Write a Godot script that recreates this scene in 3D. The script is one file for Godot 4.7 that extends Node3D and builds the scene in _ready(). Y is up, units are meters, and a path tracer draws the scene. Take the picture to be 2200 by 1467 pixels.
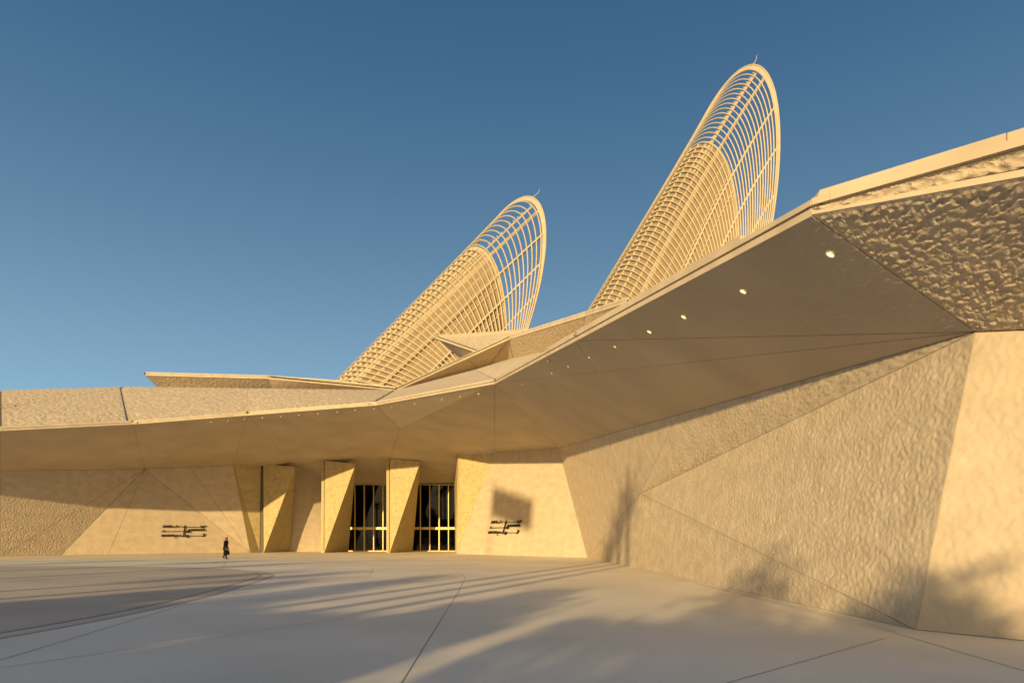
extends Node3D
# A sand-coloured museum with two rib towers behind a white plaza, late sun from behind the camera's left. Metres, y up.

const P := {
	"fascia_far_left": Vector3(-56.810, 7.994, -46.300),
	"fascia_left": Vector3(-39.366, 9.917, -52.500),
	"fascia_groove": Vector3(-32.222, 11.336, -58.000),
	"fascia_valley": Vector3(-11.843, 13.250, -59.500),
	"fascia_bend": Vector3(-1.107, 11.582, -43.884),
	"fascia_corner": Vector3(5.216, 7.280, -11.900),
	"fascia_seam": Vector3(2.416, 9.184, -26.063),
	"fascia_mid": Vector3(-23.737, 12.676, -61.200),
	"base_far": Vector3(6.364, 0.000, -57.632),
	"base_knee": Vector3(6.875, 0.000, -44.825),
	"base_ridge": Vector3(7.270, 0.000, -12.287),
	"base_right": Vector3(9.108, 0.000, -9.682),
	"wall_far_top": Vector3(4.226, 9.807, -62.000),
	"ridge_top": Vector3(8.495, 5.425, -12.500),
	"wall_right_top": Vector3(9.736, 4.888, -10.350),
	"wall_knot": Vector3(7.175, 4.137, -38.000),
	"top_a": Vector3(5.864, 8.126, -43.012),
	"top_b": Vector3(7.058, 6.900, -29.166),
	"fascia_right": Vector3(7.623, 6.213, -8.104),
	"soffit_knot": Vector3(3.572, 8.637, -28.792),
	"lw0": Vector3(-46.538, 0.000, -62.065),
	"lw00": Vector3(-60.000, 0.000, -46.000),
	"lw00t": Vector3(-58.500, 6.200, -45.500),
	"lw1": Vector3(-43.730, 0.000, -66.135),
	"lw2": Vector3(-29.781, 0.000, -77.600),
	"lt1": Vector3(-38.773, 8.914, -72.000),
	"lt0": Vector3(-46.130, 7.689, -61.521),
	"finA_tl": Vector3(-31.288, 9.837, -76.500),
	"finA_tr": Vector3(-28.822, 10.190, -78.300),
	"finA_b": Vector3(-29.167, 0.000, -78.800),
	"finB_tl": Vector3(-28.519, 10.179, -78.200),
	"finB_tr": Vector3(-24.523, 9.702, -77.200),
	"finB_bl": Vector3(-28.393, 0.000, -78.000),
	"finB_br": Vector3(-26.938, 0.000, -82.500),
	"recess_top": Vector3(-25.285, 9.952, -79.600),
	"finC_tl": Vector3(-21.290, 10.472, -77.500),
	"finC_tr": Vector3(-17.544, 10.004, -76.600),
	"finC_bl": Vector3(-21.205, 0.000, -77.000),
	"finC_br": Vector3(-19.915, 0.000, -83.000),
	"finD_tl": Vector3(-13.894, 10.684, -77.500),
	"finD_tr": Vector3(-10.286, 10.266, -76.600),
	"finD_bl": Vector3(-13.804, 0.000, -77.000),
	"finD_br": Vector3(-12.108, 0.000, -83.000),
	"head_l": Vector3(-20.860, 8.258, -84.300),
	"head_r": Vector3(-5.517, 8.488, -84.300),
	"E0": Vector3(-5.595, 10.533, -72.000),
	"E1": Vector3(-1.821, 10.491, -70.300),
	"E0b": Vector3(-5.865, 0.000, -72.300),
	"knotA": Vector3(-32.013, 10.573, -67.477),
	"knotB": Vector3(-10.768, 12.106, -65.274),
	"roof_far_left": Vector3(-68.712, 13.484, -56.000),
	"roof_left": Vector3(-51.738, 16.607, -69.000),
	"roof_groove": Vector3(-41.501, 17.822, -73.000),
	"roof_valley": Vector3(-13.463, 18.775, -79.000),
	"roof_mid": Vector3(-29.325, 18.236, -75.606),
	"roof_c": Vector3(-3.436, 17.196, -63.000),
	"roof_d": Vector3(0.071, 15.368, -52.000),
	"roof_e": Vector3(1.625, 10.094, -30.770),
	"l2a": Vector3(-46.195, 22.168, -86.000),
	"l2b": Vector3(-31.851, 22.459, -89.000),
	"l2c": Vector3(-23.054, 21.852, -89.000),
	"l2d": Vector3(-13.628, 19.744, -84.000),
	"l2a_": Vector3(-45.635, 20.563, -89.500),
	"l2b_": Vector3(-32.192, 20.965, -92.600),
	"l2d_": Vector3(-14.601, 20.546, -90.000),
	"l4a": Vector3(-13.862, 19.425, -82.000),
	"l4b": Vector3(-5.726, 23.695, -84.000),
	"l4c": Vector3(-0.335, 25.574, -82.000),
	"l4d": Vector3(7.108, 23.155, -66.000),
	"l4e": Vector3(9.519, 21.311, -57.000),
	"l4a_": Vector3(-14.277, 20.246, -88.000),
	"l4b_": Vector3(-3.722, 23.733, -91.000),
	"l4c_": Vector3(0.237, 23.771, -87.000),
	"l4d_": Vector3(7.280, 22.083, -71.200),
	"l4e_": Vector3(10.288, 20.798, -61.600),
	"l3a": Vector3(-11.667, 32.427, -105.000),
	"l3b": Vector3(3.864, 34.677, -109.000),
	"l3c": Vector3(-0.688, 27.881, -101.000),
	"l3d": Vector3(-4.682, 28.983, -101.000),
	"l3e": Vector3(-7.566, 30.100, -111.000),
	"signL_o": Vector3(-37.045, 1.748, -71.981),
	"signL_x": Vector3(-33.646, 1.803, -74.786),
	"signL_y": Vector3(-37.069, 3.028, -72.218),
	"signR_o": Vector3(-2.333, 2.047, -68.440),
	"signR_x": Vector3(0.707, 2.070, -64.799),
	"signR_y": Vector3(-2.002, 3.396, -68.291),
}
const DOWNLIGHTS := [
	[Vector3(5.900, 6.905, -12.618), Vector3(-0.495, -0.869, -0.019)],
	[Vector3(5.307, 7.309, -15.635), Vector3(-0.495, -0.869, -0.019)],
	[Vector3(4.714, 7.714, -18.690), Vector3(-0.495, -0.869, -0.019)],
	[Vector3(4.253, 8.029, -21.077), Vector3(-0.495, -0.869, -0.019)],
	[Vector3(3.660, 8.443, -24.189), Vector3(-0.480, -0.877, -0.028)],
	[Vector3(3.076, 8.858, -27.183), Vector3(-0.480, -0.877, -0.028)],
	[Vector3(2.489, 9.260, -30.172), Vector3(-0.475, -0.880, -0.025)],
	[Vector3(1.927, 9.642, -33.027), Vector3(-0.475, -0.880, -0.025)],
	[Vector3(0.593, 10.543, -39.535), Vector3(-0.475, -0.880, -0.025)],
	[Vector3(-2.307, 11.584, -47.012), Vector3(-0.327, -0.937, 0.125)],
	[Vector3(-3.709, 11.807, -49.013), Vector3(-0.327, -0.937, 0.125)],
	[Vector3(-5.250, 12.053, -51.210), Vector3(-0.327, -0.937, 0.125)],
	[Vector3(-7.827, 12.466, -54.864), Vector3(-0.327, -0.937, 0.125)],
	[Vector3(-10.298, 12.849, -58.464), Vector3(-0.327, -0.937, 0.125)],
	[Vector3(-12.210, 13.079, -60.311), Vector3(0.019, -0.980, 0.198)],
	[Vector3(-13.919, 13.008, -60.501), Vector3(0.019, -0.980, 0.198)],
	[Vector3(-15.605, 12.897, -60.885), Vector3(0.019, -0.980, 0.198)],
	[Vector3(-17.415, 12.815, -61.118), Vector3(0.019, -0.980, 0.198)],
	[Vector3(-19.176, 12.733, -61.355), Vector3(0.019, -0.980, 0.198)],
	[Vector3(-20.910, 12.651, -61.597), Vector3(0.019, -0.980, 0.198)],
	[Vector3(-22.637, 12.568, -61.841), Vector3(0.019, -0.980, 0.198)],
	[Vector3(-24.339, 12.486, -62.095), Vector3(0.186, -0.979, 0.083)],
	[Vector3(-25.678, 12.274, -61.601), Vector3(0.186, -0.979, 0.083)],
	[Vector3(-26.995, 12.065, -61.114), Vector3(0.186, -0.979, 0.083)],
	[Vector3(-34.980, 9.941, -68.330), Vector3(0.185, -0.979, 0.083)],
]
const JOINTS := [
	[Vector2(-1.96, -28.82), Vector2(-1.65, -21.05), Vector2(-1.26, -7.78), Vector2(-1.23, -5.99)],
	[Vector2(-7.93, -39.04), Vector2(-6.29, -30.26)],
	[Vector2(-6.72, -7.59), Vector2(-6.93, -9.24), Vector2(-7.49, -12.81), Vector2(-7.72, -14.16), Vector2(-8.19, -17.17)],
	[Vector2(-7.01, -7.91), Vector2(-6.51, -8.68), Vector2(-4.19, -12.81), Vector2(-1.21, -17.80)],
	[Vector2(6.73, -24.70), Vector2(6.66, -11.81), Vector2(6.37, -8.49), Vector2(6.33, -7.14)],
	[Vector2(6.21, -11.31), Vector2(2.46, -7.78), Vector2(0.86, -6.30)],
	[Vector2(-21.29, -50.96), Vector2(-15.81, -37.24)],
	[Vector2(-22.00, -53.79), Vector2(-23.51, -60.51)],
	[Vector2(-3.12, -36.67), Vector2(-1.96, -28.82)],
	[Vector2(6.13, -55.52), Vector2(6.69, -32.71), Vector2(6.89, -13.30), Vector2(6.78, -11.98)],
]
const LEFT_TOWER := [Vector3(-12.341, 38.497, -150.000), Vector3(-1.766, -24.931, 4.000), Vector3(6.558, 5.084, -0.000), Vector3(12.365, -4.939, 20.000), Vector3(-7.212, 3.909, 0.000), Vector3(0.915, 2.782, -0.000), Vector3(15.836, 38.215, 0.000), Vector3(-44.370, -19.711, -0.000), Vector3(-4.029, -4.185, 0.000), Vector3(-0.952, -2.547, 0.000), Vector3(2.856, 1.246, -0.000), Vector3(0.377, 0.362, 0.000)]
const RIGHT_TOWER := [Vector3(27.495, 33.990, -118.000), Vector3(-12.213, -32.483, 3.000), Vector3(9.316, 3.572, 0.000), Vector3(8.056, 0.482, 17.000), Vector3(-3.182, 5.456, -0.000), Vector3(1.912, -7.130, 0.000), Vector3(12.969, 49.199, 0.000), Vector3(-16.175, -12.306, 0.000), Vector3(-7.086, -2.410, -0.000), Vector3(-0.797, -3.486, -0.000), Vector3(1.083, 0.809, 0.000), Vector3(0.599, 0.120, -0.000)]

const SUN_TOWARDS := Vector3(-0.362, 0.186, 0.914)

var rng := RandomNumberGenerator.new()
var bump := FastNoiseLite.new()
var bump_b := FastNoiseLite.new()
var M := {}
var museum: Node3D
var core: Geo
var taken := {}


# ---------------------------------------------------------------- mesh helpers
class Geo:
	var v := PackedVector3Array()
	var n := PackedVector3Array()
	var i := PackedInt32Array()
	var uv := PackedVector2Array()

	func tri(a: Vector3, b: Vector3, c: Vector3, out: Vector3) -> void:
		var k := (c - a).cross(b - a)
		if k.length_squared() < 1e-14:
			return
		k = k.normalized()
		var at := v.size()
		if k.dot(out) < 0.0:
			k = -k
			v.append_array([a, c, b])
		else:
			v.append_array([a, b, c])
		n.append_array([k, k, k])
		i.append_array([at, at + 1, at + 2])

	func quad(a: Vector3, b: Vector3, c: Vector3, d: Vector3, out: Vector3) -> void:
		tri(a, b, c, out)
		tri(a, c, d, out)

	# a box from its centre and three half axes
	func box(c: Vector3, x: Vector3, y: Vector3, z: Vector3) -> void:
		for s: float in [-1.0, 1.0]:
			quad(c + x * s - y - z, c + x * s + y - z, c + x * s + y + z, c + x * s - y + z, x * s)
			quad(c + y * s - x - z, c + y * s + x - z, c + y * s + x + z, c + y * s - x + z, y * s)
			quad(c + z * s - x - y, c + z * s + x - y, c + z * s + x + y, c + z * s - x + y, z * s)

	# a bar of rectangular section between two points
	func bar(a: Vector3, b: Vector3, up: Vector3, w: float, h: float) -> void:
		var x := (b - a) * 0.5
		var z := x.cross(up).normalized() * w * 0.5
		var y := z.cross(x).normalized() * h * 0.5
		box((a + b) * 0.5, x, y, z)

	# a convex outline (any order of turning) pushed along off: front, back and sides
	func prism(p: Array, off: Vector3) -> void:
		var mid := Vector3.ZERO
		for q: Vector3 in p:
			mid += q / p.size()
		for k in range(1, p.size() - 1):
			tri(p[0], p[k], p[k + 1], -off)
			tri(p[0] + off, p[k] + off, p[k + 1] + off, off)
		for k in p.size():
			var a: Vector3 = p[k]
			var b: Vector3 = p[(k + 1) % p.size()]
			var o := (a + b) * 0.5 - mid
			o -= off.normalized() * o.dot(off.normalized())
			quad(a, b, b + off, a + off, o)

	# a lattice of points rows x columns with smooth normals pointing to the side of out
	func lattice(rows: int, cols: int, p: PackedVector3Array, out: Vector3, closed := false) -> void:
		var at := v.size()
		v.append_array(p)
		var nn := PackedVector3Array()
		nn.resize(p.size())
		var vote := 0.0
		for r in rows:
			var r0 := maxi(r - 1, 0)
			var r1 := mini(r + 1, rows - 1)
			for c in cols:
				var c0 := maxi(c - 1, 0)
				var c1 := mini(c + 1, cols - 1)
				if closed:
					c0 = cols - 2 if c == 0 else c - 1
					c1 = 1 if c == cols - 1 else c + 1
				var k := (p[r1 * cols + c] - p[r0 * cols + c]).cross(p[r * cols + c1] - p[r * cols + c0])
				if k.length_squared() < 1e-18:
					k = out * (1.0 if vote >= 0.0 else -1.0)
				k = k.normalized()
				nn[r * cols + c] = k
				vote += k.dot(out)
		var s := 1.0 if vote >= 0.0 else -1.0
		if s < 0.0:
			for k in nn.size():
				nn[k] = -nn[k]
		n.append_array(nn)
		for r in rows - 1:
			for c in cols - 1:
				var q := at + r * cols + c
				if s > 0.0:
					i.append_array([q, q + 1, q + cols, q + 1, q + cols + 1, q + cols])
				else:
					i.append_array([q, q + cols, q + 1, q + 1, q + cols, q + cols + 1])

	func tube(p: PackedVector3Array, radius: PackedFloat32Array, sides := 8) -> void:
		var at := v.size()
		var t0 := (p[1] - p[0]).normalized()
		var x := t0.cross(Vector3.UP if absf(t0.y) < 0.9 else Vector3.RIGHT).normalized()
		var count := p.size()
		for k in count:
			var t := (p[mini(k + 1, count - 1)] - p[maxi(k - 1, 0)]).normalized()
			x = (x - t * x.dot(t)).normalized()
			var y := t.cross(x)
			for s in sides:
				var a := TAU * s / sides
				var d := x * cos(a) + y * sin(a)
				v.append(p[k] + d * radius[mini(k, radius.size() - 1)])
				n.append(d)
		for k in count - 1:
			for s in sides:
				var a := at + k * sides + s
				var b := at + k * sides + (s + 1) % sides
				i.append_array([a, a + sides, b, b, a + sides, b + sides])
		for e: int in [0, count - 1]:
			var out := (p[0] - p[1]) if e == 0 else (p[count - 1] - p[count - 2])
			for s in range(1, sides - 1):
				tri(v[at + e * sides], v[at + e * sides + s], v[at + e * sides + s + 1], out)

	func ellipsoid(c: Vector3, r: Vector3, rows := 8, cols := 12) -> void:
		var at := v.size()
		for a in rows + 1:
			for b in cols:
				var d := Vector3(sin(PI * a / rows) * cos(TAU * b / cols), cos(PI * a / rows), sin(PI * a / rows) * sin(TAU * b / cols))
				v.append(c + d * r)
				n.append((d / r).normalized())
		for a in rows:
			for b in cols:
				var q := at + a * cols + b
				var w := at + a * cols + (b + 1) % cols
				i.append_array([q, q + cols, w, w, q + cols, w + cols])

	func mesh(flat := false) -> ArrayMesh:
		var arrays := []
		arrays.resize(Mesh.ARRAY_MAX)
		if flat:
			var f := PackedVector3Array()
			f.resize(i.size())
			for k in i.size():
				f[k] = v[i[k]]
			arrays[Mesh.ARRAY_VERTEX] = f
		else:
			arrays[Mesh.ARRAY_VERTEX] = v
			arrays[Mesh.ARRAY_NORMAL] = n
			arrays[Mesh.ARRAY_INDEX] = i
		var m := ArrayMesh.new()
		m.add_surface_from_arrays(Mesh.PRIMITIVE_TRIANGLES, arrays)
		return m


func numbered(called: String) -> String:
	taken[called] = taken.get(called, -1) + 1
	return called if taken[called] == 0 else "%s_%03d" % [called, taken[called]]


func tag(o: Node3D, label: String, category: String, group := "") -> Node3D:
	o.set_meta("label", label)
	o.set_meta("category", category)
	if group:
		o.set_meta("group", group)
	return o


func base(called: String, at := Vector3.ZERO) -> Node3D:
	var o := Node3D.new()
	o.name = numbered(called)
	add_child(o, true)
	o.position = at
	return o


func put(called: String, mesh: Mesh, mat: Material, parent: Node = null) -> MeshInstance3D:
	var o := MeshInstance3D.new()
	o.name = called if parent else numbered(called)
	o.mesh = mesh
	o.material_override = mat
	(parent if parent else self).add_child(o, true)
	return o


func struct(called: String, mesh: Mesh, mat: Material) -> MeshInstance3D:
	var o := put(called, mesh, mat)
	o.set_meta("kind", "structure")
	return o


# ---------------------------------------------------------------- materials
func noise_texture(freq: float, seed_: int, lo: float, hi: float, kind := FastNoiseLite.TYPE_SIMPLEX_SMOOTH, octaves := 4, size := 512) -> NoiseTexture2D:
	var f := FastNoiseLite.new()
	f.noise_type = kind
	f.frequency = freq
	f.seed = seed_
	f.fractal_octaves = octaves
	var t := NoiseTexture2D.new()
	t.width = size
	t.height = size
	t.seamless = true
	t.noise = f
	var g := Gradient.new()
	g.set_color(0, Color(lo, lo, lo))
	g.set_color(1, Color(hi, hi, hi))
	t.color_ramp = g
	return t


func lin(r: float, g: float, b: float) -> Color:
	return Color(r, g, b).linear_to_srgb()


func material(called: String, color: Color, rough := 0.9, spec := 0.3) -> StandardMaterial3D:
	var m := StandardMaterial3D.new()
	m.resource_name = called
	m.albedo_color = color
	m.roughness = rough
	m.metallic_specular = spec
	return m


func textured(m: StandardMaterial3D, t: Texture2D, metres: float, height: Texture2D = null, depth_cm := 0.0) -> StandardMaterial3D:
	m.albedo_texture = t
	m.uv1_triplanar = true
	m.uv1_world_triplanar = true
	m.uv1_scale = Vector3.ONE / metres
	if height:
		m.heightmap_enabled = true
		m.heightmap_texture = height
		m.heightmap_scale = depth_cm
	return m


func perforation() -> ImageTexture:   # scattered small holes drilled through the cladding, denser in drifts
	var im := Image.create(512, 512, false, Image.FORMAT_RGB8)
	im.fill(Color(1, 1, 1))
	var drift := FastNoiseLite.new()
	drift.seed = 5
	drift.frequency = 0.012
	for k in 5200:
		var x := rng.randi_range(0, 508)
		var y := rng.randi_range(0, 508)
		if drift.get_noise_2d(x, y) + rng.randf_range(-0.35, 0.35) > -0.05:
			im.fill_rect(Rect2i(x, y, rng.randi_range(2, 4), rng.randi_range(2, 4)), Color(0.24, 0.22, 0.2))
	return ImageTexture.create_from_image(im)


func make_materials() -> void:
	var mottled := noise_texture(0.012, 3, 0.86, 1.0)
	var grain := noise_texture(0.06, 8, 0.0, 1.0)
	var streaked := noise_texture(0.006, 21, 0.9, 1.0, FastNoiseLite.TYPE_SIMPLEX_SMOOTH, 6)
	M.concrete = textured(material("sand_concrete", lin(0.60, 0.505, 0.375), 0.85, 0.25), mottled, 6.0, grain, 0.5)
	M.smooth = textured(material("smooth_concrete", lin(0.62, 0.525, 0.39), 0.85, 0.25), mottled, 9.0)
	M.core = material("dark_joint", lin(0.13, 0.11, 0.085), 0.95, 0.2)
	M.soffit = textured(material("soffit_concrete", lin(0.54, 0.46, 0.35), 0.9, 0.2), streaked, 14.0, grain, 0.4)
	M.cladding = textured(material("perforated_cladding", lin(0.50, 0.40, 0.20), 0.6, 0.4), perforation(), 4.5, grain, 0.6)
	M.cladding_plain = textured(material("plain_cladding", lin(0.52, 0.42, 0.21), 0.55, 0.4), mottled, 3.0)
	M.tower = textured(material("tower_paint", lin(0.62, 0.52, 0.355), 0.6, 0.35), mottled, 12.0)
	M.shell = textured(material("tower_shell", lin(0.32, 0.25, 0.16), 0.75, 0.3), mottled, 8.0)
	M.plaza = textured(material("plaza_concrete", lin(0.84, 0.775, 0.67), 0.75, 0.35), streaked, 23.0, grain, 0.25)
	M.disc = textured(material("disc_concrete", lin(0.60, 0.52, 0.43), 0.85, 0.25), streaked, 17.0, grain, 0.4)
	M.ring = textured(material("ring_concrete", lin(0.66, 0.58, 0.49), 0.85, 0.25), streaked, 15.0, grain, 0.3)
	M.joint = material("paving_joint", lin(0.33, 0.29, 0.245), 0.95, 0.2)
	M.bronze = material("dark_bronze", lin(0.018, 0.013, 0.009), 0.5, 0.4)
	M.gold = material("gold_frame", lin(0.62, 0.45, 0.17), 0.4, 0.5)
	M.gold.metallic = 0.25
	M.glass = material("tinted_glass", Color(0.01, 0.01, 0.012, 0.72), 0.02, 0.36)
	M.glass.transparency = BaseMaterial3D.TRANSPARENCY_ALPHA
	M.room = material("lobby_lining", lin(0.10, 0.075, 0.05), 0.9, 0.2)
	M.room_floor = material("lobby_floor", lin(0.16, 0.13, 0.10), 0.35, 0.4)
	M.lamp = material("lamp_glow", lin(0.9, 0.75, 0.4), 0.4)
	M.lamp.emission_enabled = true
	M.lamp.emission = lin(1.0, 0.78, 0.36)
	M.lamp.emission_energy_multiplier = 1.2
	M.lamp_ring = material("lamp_ring", lin(0.62, 0.5, 0.3), 0.35, 0.6)
	M.lamp_ring.metallic = 0.5
	M.skin = material("skin", lin(0.23, 0.11, 0.065), 0.6, 0.35)
	M.hair = material("hair", lin(0.012, 0.009, 0.008), 0.7, 0.3)
	M.jacket = textured(material("jacket_cloth", lin(0.014, 0.013, 0.014), 0.9, 0.2), mottled, 0.4)
	M.jeans = textured(material("jeans_cloth", lin(0.03, 0.038, 0.05), 0.95, 0.1), mottled, 0.4)
	M.shirt = material("rust_shirt", lin(0.42, 0.12, 0.05), 0.9, 0.2)
	M.leather = material("black_leather", lin(0.008, 0.007, 0.007), 0.8, 0.15)
	M.shoe = material("shoe_leather", lin(0.02, 0.017, 0.015), 0.5, 0.4)
	M.bark = textured(material("bark", lin(0.14, 0.10, 0.07), 0.95, 0.2), mottled, 1.0)
	M.leaf = material("leaf", lin(0.05, 0.085, 0.025), 0.7, 0.3)
	M.cloth = material("flag_cloth", lin(0.5, 0.48, 0.45), 0.9, 0.2)
	M.steel = material("pale_steel", lin(0.5, 0.5, 0.5), 0.4, 0.5)
	M.steel.metallic = 0.6


# ---------------------------------------------------------------- cast panels
func hammered(p: Vector3, along: Vector3, up: Vector3, wide: float, tall: float) -> float:
	var x := p.dot(along) / wide
	var y := p.dot(up) / tall
	x += 0.35 * bump_b.get_noise_2d(x * 0.55, y * 0.55)
	y += 0.35 * bump_b.get_noise_2d(x * 0.55 + 91.0, y * 0.55)
	var a := bump.get_noise_2d(x, y)
	var b := bump_b.get_noise_2d(x * 0.8 + 40.0, y * 0.8)
	return 0.62 * a + 0.38 * (1.0 - 2.2 * absf(b))


func is_inner(k: Variant) -> bool:
	return k is String and not k.begins_with("fascia") and k != "roof_e"


# One precast panel: three or four corners, shrunk by the joint, its face a lattice that carries the hammered relief, with sides that run back to the dark structure.
func panel(called: String, parent: Node, corners: Array, mat: Material, o := {}) -> MeshInstance3D:
	var c: Array[Vector3] = []
	for k in corners:
		c.append(P[k] if k is String else k)
	var mid := Vector3.ZERO
	for q in c:
		mid += q / c.size()
	var normal := (c[1] - c[0]).cross(c[c.size() - 1] - c[0]) + (c[2] - c[1]).cross(c[0] - c[1])
	normal = normal.normalized()
	var toward: Vector3 = o.get("face", Vector3(0, 1.65, 0) - mid)
	if normal.dot(toward) < 0.0:
		normal = -normal
	var thick: float = o.get("thick", 0.16)
	# the dark structure behind, spread a little past the joints so that it closes the corners (not past the roof's free edges)
	if o.get("backed", true):
		var w: Array[Vector3] = []
		for k in c.size():
			var before := (k + c.size() - 1) % c.size()
			var after := (k + 1) % c.size()
			var e := (c[before] - c[k]).normalized()
			var f := (c[after] - c[k]).normalized()
			var free := func(i: int, j: int) -> float: return thick if is_inner(corners[i]) or is_inner(corners[j]) else 0.0
			var d: Vector3 = -(e * free.call(k, after) + f * free.call(before, k)) / maxf(e.cross(f).length(), 0.06)
			w.append(c[k] + d.limit_length(thick * 2.2) - normal * thick)
		if w.size() == 3:
			w.append(w[0])
		for r in 4:
			for k in 4:
				var q: Array[Vector3] = []
				for h: Array in [[0, 0], [1, 0], [1, 1], [0, 1]]:
					q.append(w[0].lerp(w[1], (k + h[0]) / 4.0).lerp(w[3].lerp(w[2], (k + h[0]) / 4.0), (r + h[1]) / 4.0))
				core.quad(q[0], q[1], q[2], q[3], normal)
				core.quad(q[0] - normal * 0.1, q[1] - normal * 0.1, q[2] - normal * 0.1, q[3] - normal * 0.1, -normal)
	# joint
	var gap: float = o.get("gap", 0.012)
	var s: Array[Vector3] = []
	for k in c.size():
		var e := (c[(k + c.size() - 1) % c.size()] - c[k]).normalized()
		var f := (c[(k + 1) % c.size()] - c[k]).normalized()
		var sine := maxf(e.cross(f).length(), 0.06)
		s.append(c[k] + (e + f) * gap / sine)
	if s.size() == 3:
		s = [s[0], s[1], s[2], s[0]]
	var cell: float = o.get("cell", 0.12)
	var amp: float = o.get("amp", 0.0)
	var along := Vector3.UP.cross(normal)
	along = Vector3.RIGHT if along.length() < 0.2 else along.normalized()
	var up := normal.cross(along)
	var cols := clampi(ceili(maxf((s[1] - s[0]).length(), (s[2] - s[3]).length()) / cell), 2, 900) + 1
	var rows := clampi(ceili(maxf((s[3] - s[0]).length(), (s[2] - s[1]).length()) / cell), 2, 900) + 1
	if amp == 0.0:
		rows = 3
		cols = 3
	var wide: float = o.get("wide", 0.098)
	var tall: float = o.get("tall", 0.118)
	var flat: bool = o.get("flat", false)
	var p := PackedVector3Array()
	p.resize(rows * cols)
	for r in rows:
		var w := float(r) / (rows - 1)
		var a := s[0].lerp(s[3], w)
		var b := s[1].lerp(s[2], w)
		for k in cols:
			var u := float(k) / (cols - 1)
			var q := a.lerp(b, u)
			if amp > 0.0:
				var edge := 1.0
				if o.get("free", false):
					edge = 1.0
				elif r == 0 or k == 0 or r == rows - 1 or k == cols - 1:
					edge = 0.0
				elif r == 1 or k == 1 or r == rows - 2 or k == cols - 2:
					edge = 0.35
				if flat and edge == 1.0:
					q += along * rng.randf_range(-0.3, 0.3) * cell + up * rng.randf_range(-0.3, 0.3) * cell
				q += normal * amp * edge * hammered(q, along, up, wide, tall)
			p[r * cols + k] = q
	var g := Geo.new()
	g.lattice(rows, cols, p, normal)
	for k in s.size():
		var a := s[k]
		var b := s[(k + 1) % s.size()]
		if (b - a).length() > 0.01:
			g.quad(a, b, b - normal * thick, a - normal * thick, (a + b) * 0.5 - mid - normal * ((a + b) * 0.5 - mid).dot(normal))
	return put(called, g.mesh(flat), mat, parent)


func raised(k: String, h: float) -> Vector3:
	return P[k] + Vector3(0, h, 0)


func _ready() -> void:
	# ------------------------------------------------------------ camera, sky, sun, exposure
	var cam := Camera3D.new()
	cam.name = "camera"
	cam.projection = Camera3D.PROJECTION_FRUSTUM
	cam.near = 0.1
	cam.far = 3000.0
	cam.size = 0.1
	cam.frustum_offset = Vector2(0.0, 0.02880)
	add_child(cam)
	cam.position = Vector3(0, 1.65, 0)
	cam.current = true
	var sky_look := ProceduralSkyMaterial.new()
	sky_look.sky_top_color = lin(0.012, 0.053, 0.121)
	sky_look.sky_horizon_color = lin(0.255, 0.415, 0.53)
	sky_look.sky_curve = 0.2
	sky_look.ground_bottom_color = lin(0.20, 0.17, 0.13)
	sky_look.ground_horizon_color = lin(0.36, 0.38, 0.36)
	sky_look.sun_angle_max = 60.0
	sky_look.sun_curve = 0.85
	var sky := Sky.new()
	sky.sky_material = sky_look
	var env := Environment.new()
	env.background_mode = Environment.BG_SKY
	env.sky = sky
	env.tonemap_mode = Environment.TONE_MAPPER_LINEAR
	env.tonemap_exposure = 1.74
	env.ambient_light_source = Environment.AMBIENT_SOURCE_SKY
	env.sdfgi_enabled = true
	env.ssao_enabled = true
	env.ssil_enabled = true
	var world := WorldEnvironment.new()
	world.name = "world"
	world.environment = env
	add_child(world)
	var sun := DirectionalLight3D.new()
	sun.name = "sun"
	sun.light_color = lin(1.0, 0.71, 0.33)
	sun.light_energy = 1.1
	sun.light_angular_distance = 0.6
	sun.shadow_enabled = true
	add_child(sun)
	sun.look_at_from_position(SUN_TOWARDS * 100.0, Vector3.ZERO)

	rng.seed = 7
	bump.noise_type = FastNoiseLite.TYPE_SIMPLEX_SMOOTH
	bump.frequency = 0.55
	bump.seed = 11
	bump.fractal_octaves = 2
	bump.fractal_gain = 0.35
	bump_b.noise_type = FastNoiseLite.TYPE_SIMPLEX_SMOOTH
	bump_b.frequency = 0.6
	bump_b.seed = 29
	bump_b.fractal_type = FastNoiseLite.FRACTAL_NONE
	make_materials()

	build_plaza()
	build_museum()
	build_tower("rib_tower", LEFT_TOWER, 40, 0.15, "shorter of the two curved rib towers, leaning over the middle of the roof", 10.0)
	build_tower("rib_tower", RIGHT_TOWER, 51, 0.112, "taller curved rib tower rising behind the long bent roof edge", 15.5)
	build_signs()
	build_downlights()
	build_person(Vector3(-22.3, 0, -53.6))
	build_behind_camera()


# ---------------------------------------------------------------- the plaza
func sheet(outline: PackedVector2Array, y: float) -> ArrayMesh:
	var g := Geo.new()
	var kept := PackedVector2Array()
	for q in outline:
		if kept.is_empty() or kept[kept.size() - 1].distance_to(q) > 0.02:
			kept.append(q)
	outline = kept
	var t := Geometry2D.triangulate_polygon(outline)
	for k in range(0, t.size(), 3):
		var q: Array[Vector3] = []
		for j in 3:
			q.append(Vector3(outline[t[k + j]].x, y, outline[t[k + j]].y))
		g.tri(q[0], q[1], q[2], Vector3.UP)
	return g.mesh()


func curve_through(points: Array, inset := Vector2.ZERO) -> PackedVector2Array:
	var c := Curve2D.new()
	for k in points.size():
		var a: Vector2 = points[maxi(k - 1, 0)]
		var b: Vector2 = points[mini(k + 1, points.size() - 1)]
		c.add_point(points[k] + inset, -(b - a) / 6.0, (b - a) / 6.0)
	return c.tessellate(5, 1.0)


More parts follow.
